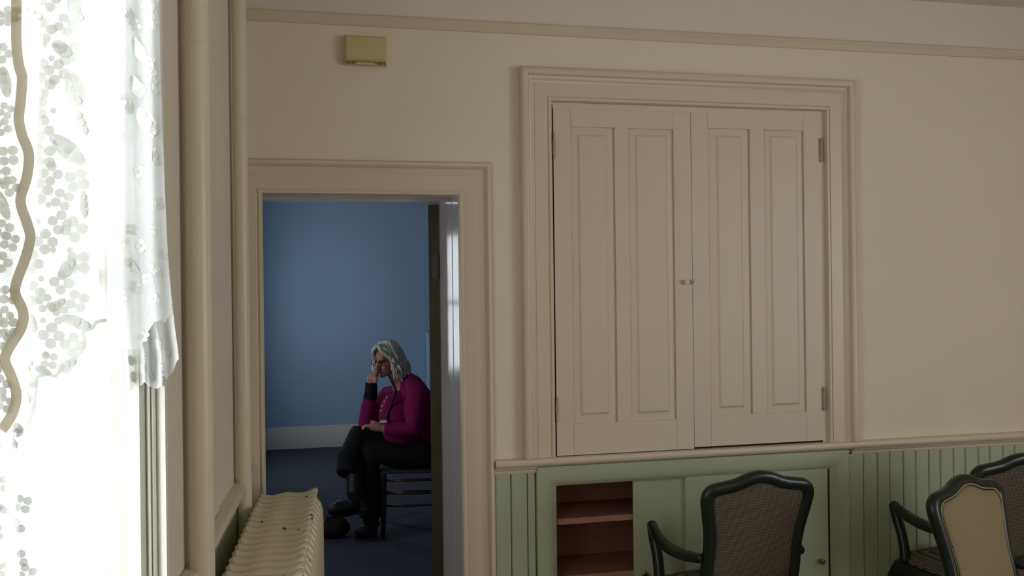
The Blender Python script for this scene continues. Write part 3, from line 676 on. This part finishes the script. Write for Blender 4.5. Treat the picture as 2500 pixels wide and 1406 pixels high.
# ================================================================== ARMCHAIRS
def make_armchair(label, back_mat, group):
    t = thing('armchair', (0, 0, 0), label, 'armchair', group)
    rec = 0.22
    def bp(x, z, off=0.0): n = Vector((0, 1, rec)).normalized(); return Vector((x, -(z-.45)*rec, z)) + n*off
    half = [(0, .985), (.05, .977), (.10, .958), (.150, .949), (.195, .941), (.222, .918), (.230, .885), (.222, .83), (.208, .755), (.202, .68), (.206, .60), (.202, .53), (.185, .495)]
    loop = [(x, z) for x, z in half] + [(0, .490)] + [(-x, z) for x, z in half[:0:-1]]
    pts = crom([Vector((x, 0, z)) for x, z in loop], 4, True)
    # frame: rounded section swept round the loop
    V = []; Fc = []; n = len(pts); sec = [(-.022, -.010), (-.018, -.018), (.0, -.021), (.016, -.018), (.022, -.008), (.022, .008), (.016, .018), (.0, .021), (-.018, .018), (-.022, .010)]
    for i in range(n):
        tt = (pts[(i+1) % n]-pts[i-1]).normalized(); nn = Vector((-tt.z, 0, tt.x))
        cen = Vector((0, 0, .74))
        if nn.dot(pts[i]-cen) < 0: nn = -nn
        for (u, v) in sec:
            q = pts[i]+nn*(u-.020); V.append(bp(q.x, q.z, v))
    k = len(sec)
    for i in range(n):
        for j in range(k): Fc.append([i*k+j, i*k+(j+1) % k, ((i+1) % n)*k+(j+1) % k, ((i+1) % n)*k+j])
    obj('back_frame', V, Fc, frame_m, t, smooth=True)
    cen = Vector((0, 0, .735))
    for (nm, side, bulge, base, mm) in (('outer_back', -1, .010, .008, back_mat), ('back_pad', 1, .034, .014, back_mat)):
        V = []; Fc = []; R = 7
        for r in range(R+1):
            s = 1-r/R
            for p in pts:
                q = cen+(p-cen)*(.86*s if s > 0 else .001); V.append(bp(q.x, q.z, side*(base+bulge*(1-s**3))))
        for r in range(R):
            for i in range(n): Fc.append([r*n+i, r*n+(i+1) % n, (r+1)*n+(i+1) % n, (r+1)*n+i])
        V += [bp((cen+(p-cen)*.86).x, (cen+(p-cen)*.86).z, 0) for p in pts]
        for i in range(n): Fc.append([i, (i+1) % n, (R+1)*n+(i+1) % n, (R+1)*n+i])
        obj(nm, V, Fc, mm, t, smooth=True)
    mb = MB(); mb.tube([bp((cen+(p-cen)*.865).x, (cen+(p-cen)*.865).z, .016) for p in pts], .0045, 6, closed=True); mb.build('welt', welt_m, t, smooth=True)
    for s in (-1, 1):
        path = crom([bp(s*.205, .650), (s*.236, .03, .640), (s*.262, .12, .640), (s*.266, .22, .648), (s*.252, .315, .660), (s*.238, .375, .666)], 5)
        rr = [.019+.005*math.sin(math.pi*i/(len(path)-1)) for i in range(len(path))]; rr[-1] = .022; rr[-2] = .023
        mb = MB(); mb.tube(path, rr, 10); mb.ball((s*.236, .382, .662), (.023, .016, .021), 10); mb.build('arm', frame_m, t, smooth=True)
        mb = MB(); mb.tube(crom([(s*.238, .370, .655), (s*.236, .358, .61), (s*.234, .330, .55), (s*.236, .310, .49), (s*.240, .300, .43)], 4), .023, 10)
        mb.build('arm_post', frame_m, t, smooth=True)
    ol = crom([Vector((x, y, 0)) for x, y in ((-.205, -.02), (0, -.03), (.205, -.02), (.250, .20), (.258, .355), (.15, .395), (0, .41), (-.15, .395), (-.258, .355), (-.250, .20))], 4, True)
    def prism(z0, z1, sc, name, mm, dome=0.0):
        n = len(ol); c0 = Vector((0, .19, 0)); V = []; Fc = []; lev = [(z0, sc), (z0+.008, sc+.012), (z1-.012, sc+.012), (z1, sc-.02)]
        if dome: lev += [(z1+dome*.6, sc-.15), (z1+dome, sc-.45), (z1+dome*1.05, .02)]
        for z, q in lev: V += [c0+(p-c0)*q+EZ*z for p in ol]
        for r in range(len(lev)-1):
            for i in range(n): Fc.append([r*n+i, r*n+(i+1) % n, (r+1)*n+(i+1) % n, (r+1)*n+i])
        Fc.append(list(range(n))[::-1]); Fc.append([(len(lev)-1)*n+i for i in range(n)])
        obj(name, V, Fc, mm, t, smooth='auto')
    prism(.345, .425, .97, 'seat_rail', frame_m); prism(.426, .450, .90, 'seat_cushion', back_mat, .028)
    for sx, sy in ((-1, 0), (1, 0), (-1, 1), (1, 1)):
        x, y = (sx*.185, .0) if sy == 0 else (sx*.225, .345); ox, oy = sx*.02, (-.03 if sy == 0 else .025)
        mb = MB(); mb.tube(crom([(x, y, .40), (x+ox, y+oy, .32), (x+ox*.5, y+oy*.5, .2), (x-ox*.2, y-oy*.2, .08), (x+ox, y+oy, .012), (x+ox*1.2, y+oy*1.2, 0)], 4), [.034]*4+[.034]*4+[.024]*4+[.018]*4+[.018]*4+[.02], 10); mb.build('leg', frame_m, t, smooth=True)
    if back_mat is weave_light_m: pass
    return t
def place(t, crest_px, zc, rot):
    p = W(crest_px[0], crest_px[1], zc); R = Matrix.Rotation(rot, 3, 'Z'); off = R @ Vector((0, -.118, 0))
    t.location = (p.x-off.x, p.y-off.y, 0); t.rotation_euler = (0, 0, rot)
grp = 'dark green armchairs'
ch1 = make_armchair('dark green armchair with grey woven back, facing the low cupboard', weave_m, grp); place(ch1, (1857, 1157), 3.165, math.radians(1))
ch2 = make_armchair('dark green armchair with a pale tan back pad, turned away from the wall', weave_light_m, grp); place(ch2, (2345, 1160), 3.07, math.radians(180+21))
ch3 = make_armchair('dark green armchair cut off by the right edge, behind the tan-backed chair', weave_m, grp); place(ch3, (2498, 1112), 3.43, math.radians(0))

# ================================================================== SEATED PERSON AND HER CHAIR
pe = thing('person', W(1000, 1320, 5.85), 'seated person in magenta cardigan and black trousers, hand raised to mouth', 'person')
pel, spine, chest, neck = W(1032, 1098, 5.95), W(1030, 1040, 5.93), W(1005, 975, 5.90), W(975, 932, 5.88)
head = W(944, 877, 5.84)
shL, shR = W(1020, 958, 5.76), W(948, 968, 6.02)
elL, wrL, haL = W(1008, 1050, 5.64), W(935, 1046, 5.62), W(905, 1040, 5.62)
elR, wrR = W(893, 1032, 5.80), W(906, 955, 5.76)
hipL, knL, anL = W(1022, 1108, 5.80), W(905, 1108, 5.74), W(905, 1278, 5.74)
hipR, knR, anR = W(1022, 1098, 6.02), W(868, 1072, 5.78), W(866, 1200, 5.58)
fh = Vector((-.66, -.70, -.24)).normalized()       # where the face looks
hr = fh.cross(EZ).normalized()*-1                  # towards image right side of face
hu = fh.cross(hr); hu = hu if hu.z > 0 else -hu
HM = Matrix((( hr.x, fh.x, hu.x), (hr.y, fh.y, hu.y), (hr.z, fh.z, hu.z)))
def HP(r, f, u): return head + hr*r + fh*f + hu*u
mb = MB()
mb.ball(HP(0, -.012, .02), (.074, .094, .098), 16, HM); mb.ball(HP(0, .028, -.045), (.055, .062, .066), 14, HM); mb.ball(HP(0, .072, -.092), (.022, .020, .018), 10, HM)
mb.tube([HP(0, .088, .02), HP(0, .104, -.008), HP(0, .116, -.028), HP(0, .100, -.038)], [.008, .011, .015, .012], 8)
for s in (-1, 1):
    mb.ball(HP(s*.036, .078, -.032), (.018, .016, .018), 8, HM); mb.ball(HP(s*.075, -.008, -.01), (.010, .022, .030), 8, HM); mb.ball(HP(s*.033, .084, .030), (.022, .010, .008), 8, HM)
mb.tube([HP(0, -.01, -.06), (neck+head)/2, neck, chest], [.052, .050, .056, .08], 12)
mb.tube([pel, spine, chest, neck], [.135, .125, .135, .06], 16)
for a, b, c in ((shL, elL, wrL), (shR, elR, wrR)):
    mb.tube([chest, a, (a+b)/2, b, (b+c)/2, c], [.07, .055, .048, .040, .038, .026], 10)
for a, b, c in ((hipL, knL, anL), (hipR, knR, anR)):
    mb.tube([pel, a, (a+b)/2, b, (b+c)/2, c], [.10, .085, .075, .058, .052, .036], 10)
# right hand at the mouth: palm, curled fingers, thumb
hp = W(906, 928, 5.755); up_ = (hp-wrR).normalized()
sd = up_.cross(fh).normalized()
mb.tube([wrR, wrR+(hp-wrR)*.5, hp], [.024, .030, .030], 10)
for q, L in ((-1.5, .045), (-.5, .053), (.5, .051), (1.5, .040)):
    b0 = hp+sd*q*.017+up_*.012; m1 = b0+up_*L*.45-fh*.012; m2 = m1+up_*L*.25+(HP(0, .10, -.055)-m1).normalized()*L*.35; m3 = m2+(HP(0, .10, -.055)-m2).normalized()*.02
    mb.tube([b0-up_*.02, b0, m1, m2, m3], [.010, .010, .009, .0085, .007], 8)
tb = hp+sd*.026-up_*.02; mb.tube([tb, tb+sd*.018+up_*.02, tb+sd*.02+up_*.045-fh*.01], [.012, .011, .008], 8)
# left hand lying in the lap
ld = (haL-wrL).normalized(); lu = EZ; ls = ld.cross(lu).normalized()
mb.tube([wrL, wrL+ld*.04, wrL+ld*.085], [.024, .030, .028], 10)
for q, L in ((-1.5, .058), (-.5, .068), (.5, .066), (1.5, .052)):
    b0 = wrL+ld*.085+ls*q*.016; mb.tube([b0-ld*.02, b0+ld*L*.4, b0+ld*L*.75-lu*.015, b0+ld*L*.85-lu*.035], [.010, .0095, .009, .007], 8)
tb = wrL+ld*.03+lu*.02; mb.tube([tb, tb+ld*.03+lu*.015, tb+ld*.055+lu*.012], [.012, .010, .008], 8)
body = mb.build('body', skin_m, pe); remesh(body, .0065, 2)
# cardigan
mb = MB(); nb = W(994, 934, 5.90)
mb.tube([pel+EZ*.03, spine, chest+EZ*.0, nb], [.165, .158, .150, .092], 18)
mb.tube([shR, chest+EZ*.02, shL], [.075, .10, .082], 12)
mb.tube([nb, (nb+shL)/2+EZ*.012, shL], [.075, .078, .078], 12)
mb.ball(W(968, 1008, 5.82), (.13, .13, .15), 14); mb.ball(W(985, 1048, 5.84), (.15, .15, .13), 14)
for a, b, c, e in ((shL, elL, wrL, .96), (shR, elR, wrR, .84)):
    mb.tube([(a+chest)/2, a, a+(b-a)*.5, b, b+(c-b)*.5, b+(c-b)*e], [.09, .078, .070, .062, .054, .044], 12)
cg = mb.build('cardigan', sweater_m, pe); remesh(cg, .010, 4)
# neckline and cardigan edges
mb = MB()
mb.tube(crom([W(955, 930, 5.76), W(966, 950, 5.71), W(962, 972, 5.70), W(950, 1005, 5.70), W(940, 1040, 5.68)], 4), .006, 6); mb.build('cardigan_edge', black_m, cg)
# wrist band (black) on the raised arm
mb = MB(); d_ = (wrR-elR); mb.tube([elR+d_*.78, elR+d_*.9, wrR, wrR+(hp-wrR)*.45, wrR+(hp-wrR)*.8], [.047, .046, .043, .042, .038], 14); mb.build('wrist_brace', black_m, pe, smooth='auto')
# trousers
mb = MB(); mb.tube([pel-EZ*.0, pel+EZ*.07], [.17, .165], 16)
mb.ball(pel-EZ*.01, (.19, .20, .13), 14)
mb.tube([pel, hipL, (hipL+knL)/2, knL+EZ*-.0, knL+(anL-knL)*.3, knL+(anL-knL)*.72, knL+(anL-knL)*.90], [.13, .115, .098, .082, .074, .078, .086], 14)
hemR = W(846, 1158, 5.60)
mb.tube([pel, hipR, (hipR+knR)/2, knR+EZ*.012, knR+(anR-knR)*.25+RGT*-.02, W(852, 1118, 5.68), hemR], [.13, .115, .100, .085, .080, .084, .070], 14)
trs = mb.build('trousers', black_m, pe); remesh(trs, .011, 3)
# boots
def boot(an, toe, heel, top, nm='boot'):
    b = MB(); dirn = (toe-heel).normalized()
    b.tube([top, (top+an)/2, an, heel+(an-heel)*.35], [.060, .058, .054, .050], 12)
    b.tube([heel-dirn*.015, heel+dirn*.05, heel+(toe-heel)*.5, toe-dirn*.05, toe], [.036, .046, .046, .045, .026], 12)
    o = b.build(nm, boot_m, pe); remesh(o, .007, 2)
    s = MB(); n_ = (an-heel).normalized(); lat = dirn.cross(n_).normalized()
    o2 = heel-n_*.040
    P4 = [o2-dirn*.045-lat*.034, o2-dirn*.045+lat*.034, o2+dirn*.10+lat*.040, o2+(toe-heel)+dirn*.02+lat*.028, o2+(toe-heel)+dirn*.02-lat*.028, o2+dirn*.10-lat*.040]
    s.add(P4+[p-n_*.016 for p in P4], [list(range(6)), list(range(6, 12))]+[[i, (i+1) % 6, 6+(i+1) % 6, 6+i] for i in range(6)]); s.build('sole', black_m, o)
    return o
rb = boot(W(866, 1205, 5.56), W(800, 1246, 5.50), W(872, 1232, 5.56), knR+(anR-knR)*.45)
for x, y in ((829, 1212), (824, 1222), (817, 1228)): p = W(x, y, 5.485); mb = MB(); mb.tube([p, p+RGT*.012+FWD*.03], .003, 6); mb.build('lace', badge_m, rb)
boot(W(906, 1275, 5.74), W(868, 1297, 5.70), W(914, 1297, 5.74), knL+(anL-knL)*.8)
# hair: cap plus wavy locks
random.seed(11)
mb = MB(); mb.ball(HP(0, -.030, .035), (.092, .098, .098), 16, HM); mb.ball(HP(.0, -.065, -.035), (.090, .060, .090), 14, HM)
for k in range(150):
    az = random.uniform(-2.35, 2.35); s = math.sin(az); c_ = math.cos(az)    # 0 = back of the head
    rr = .088+random.random()*.012
    top = HP(s*.035*random.random(), -.02+.02*random.random(), .125)
    p1 = HP(s*rr*.85, -.02-c_*rr*.75, .085); p2 = HP(s*rr*1.08, -.025-c_*rr*1.05, .01)
    ln = random.uniform(.08, .165); fl = random.uniform(1.1, 1.36)
    p3 = HP(s*rr*fl, -.03-c_*rr*fl, .01-ln*.6); p4 = HP(s*rr*(fl+.06), -.03-c_*rr*(fl+.12), .01-ln)
    path = crom([top, p1, p2, p3, p4], 4); ph = random.random()*6
    path = [p+hr*.016*math.sin(i*1.1+ph)*(i/len(path))+fh*.016*math.cos(i*1.0+ph)*(i/len(path))+hu*.006*math.sin(i*1.7+ph) for i, p in enumerate(path)]
    mb.tube(path, [.0095*(1-.7*(i/(len(path)-1))**2) for i in range(len(path))], 5)
for s in (-1, 1):      # fringe parted over the forehead
    for k in range(7):
        q = k/6; mb.tube(crom([HP(s*.004, .055, .118), HP(s*(.030+.02*q), .082-.03*q, .095), HP(s*(.066+.012*q), .055-.045*q, .045), HP(s*(.088+.008*q), .015-.05*q, -.03), HP(s*.098, -.01-.05*q, -.09)], 4), [.013]*12+[.010]*4+[.006], 5)
mb.build('hair', hair_m, pe, smooth=True)
# face details
for s in (-1, 1):
    mb = MB(); mb.ball(HP(s*.032, .078, .010), (.013, .010, .008), 10, HM); mb.build('eye', glass_m, pe)
mb = MB(); mb.tube([HP(-.024, .090, -.062), HP(-.010, .097, -.059), HP(0, .099, -.061), HP(.010, .097, -.059), HP(.024, .090, -.062)], [.003, .006, .006, .006, .003], 8); mb.build('lips', lip_m, pe)
mb = MB()
for s in (-1, 1):
    mb.tube([HP(s*.036+.026*math.cos(t*math.pi/8), .102-.012*abs(math.cos(t*math.pi/8)), .008+.019*math.sin(t*math.pi/8)) for t in range(16)], .0022, 6, closed=True)
    mb.tube([HP(s*.062, .092, .014), HP(s*.080, .03, .014), HP(s*.084, -.02, .008)], .002, 6)
mb.tube([HP(-.010, .104, .012), HP(.010, .104, .012)], .002, 6); gl = mb.build('eyeglasses', lip_m, pe)
# beads of the lanyard and badge
bd = None
for x, y in ((944, 970), (939, 980), (934, 991), (931, 1002)):
    p = W(x, y, 5.70); mb = MB(); mb.tube([p+EZ*.007+RGT*.003, p-EZ*.007-RGT*.003], .0045, 8); mb.build('bead', badge_m, pe)
mb = MB(); f_ = lambda u, v, q: W(936, 1029, 5.58)+RGT*u+FWD*v+EZ*q
mb.fbox(f_, (-.021, 0, -.010), (.021, .004, .010)); mb.build('badge', badge_m, pe)

# her chair
xf, xb = 938, 1058
lf = onZ(937, 1312, 0); base = Vector((lf.x, lf.y, 0))
fwdc = -RGT                                   # the chair faces image left
rear = RGT*.375; side = FWD*.40-RGT*.058
wc = thing('wooden_chair', base+rear*.5+side*.5, 'dark turned-leg wooden chair under the seated person', 'chair')
SZ = .455
for a, b in ((0, 0), (0, 1)):
    p = base+side*b
    mb = MB(); mb.tube([p+RGT*-.006, p+EZ*.03-RGT*.004, p+EZ*.15, p+EZ*.33, p+EZ*.36, p+EZ*.40, p+EZ*(SZ-.02)], [.012, .014, .020, .022, .018, .020, .018], 12); mb.build('leg', wood_m, wc, smooth='auto')
for b in (0, 1):
    p = base+rear+side*b
    mb = MB(); mb.tube(crom([p+RGT*.02, p+EZ*.22, p+EZ*.46, p+EZ*.75+RGT*.04, p+EZ*1.02+RGT*.09], 4), .017, 10); mb.build('back_post', wood_m, wc, smooth=True)
for b in (0, 1):
    for z, th_ in (((.385, .008), (.30, .011), (.215, .009)) if b == 0 else ((.30, .009), (.215, .009))):
        p = base+side*b; mb = MB(); mb.tube([p+EZ*z+RGT*.010, p+rear*.5+EZ*z, p+rear+EZ*(z+.004)], [th_*.8, th_, th_*.8], 8); mb.build('rung', wood_m, wc, smooth=True)
for z in (.34,):
    p = base+EZ*z; mb = MB(); mb.tube([p, p+side], .010, 8); mb.build('rung', wood_m, wc, smooth=True)
for z in (.62, .76, .92):
    q = (z-.46)/.56; off = RGT*(.09*q); mb = MB(); p = base+rear+off
    mb.fbox(lambda u, v, h: p+side*u+RGT*(v+.02*math.sin(u*math.pi))+EZ*h, (0, -.006, z-.03), (1, .006, z+.03)); mb.build('back_slat', wood_m, wc)
st = [base-RGT*.02-side*.04, base-RGT*.02+side*1.04, base+rear+RGT*.015+side*1.0, base+rear+RGT*.015]
V = [p+EZ*(SZ-.022) for p in st]+[p+EZ*SZ for p in st]; obj('seat', V, [[0, 1, 2, 3], [4, 5, 6, 7], [0, 1, 5, 4], [1, 2, 6, 5], [2, 3, 7, 6], [3, 0, 4, 7]], seat_m, wc, bevel=.008)
# brown soft bag on the carpet below the raised boot
bp_ = onZ(815, 1312, 0)
mb = MB(); mb.ball(bp_+EZ*.060, (.115, .075, .062), 18); mb.ball(bp_+EZ*.085+RGT*.03, (.07, .06, .055), 14); mb.ball(bp_+EZ*.045-RGT*.07, (.07, .06, .045), 12)
bag = mb.build('soft_bag', bag_m, None); remesh(bag, .008, 2)
bt = thing('floor_bag', bp_, 'slumped dark brown soft bag on the carpet below the raised boot', 'bag')
bag.name = 'bag_body'; bag.parent = bt; bag.location = bag.location - bp_
mb = MB(); mb.tube(crom([bp_+RGT*-.05+EZ*.11-FWD*.02, bp_+RGT*-.02+EZ*.135-FWD*.03, bp_+RGT*.04+EZ*.14-FWD*.02, bp_+RGT*.08+EZ*.10], 5), .007, 8); mb.build('handle', bag_m, bt, smooth=True)
# low cupboard edge behind the person at the far wall
p0 = onY(1044, 812, YF-.30)
cb = thing('blue_cabinet', (p0.x+.35, YF-.16, 0), 'blue painted low cabinet against the far wall behind the seated person', 'cabinet')
mb = MB(); mb.box((p0.x+.01, YF-.29, 0.0), (p0.x+.70, YF-.024, p0.z-.025)); bb_ = mb.build('body', blue_m, cb)
mb = MB(); mb.box((p0.x, YF-.30, p0.z-.025), (p0.x+.71, YF-.023, p0.z)); mb.build('top', blue_m, cb, bevel=.004)
for k in (0, 1):
    mb = MB(); x = p0.x+.03+k*.335; mb.box((x, YF-.304, .08), (x+.325, YF-.2905, p0.z-.05)); d = mb.build('door', blue_m, cb, bevel=.003)
    mb = MB(); mb.ball((x+(.30 if k == 0 else .025), YF-.316, .7), .013, 10); mb.build('knob', brass_m, d)
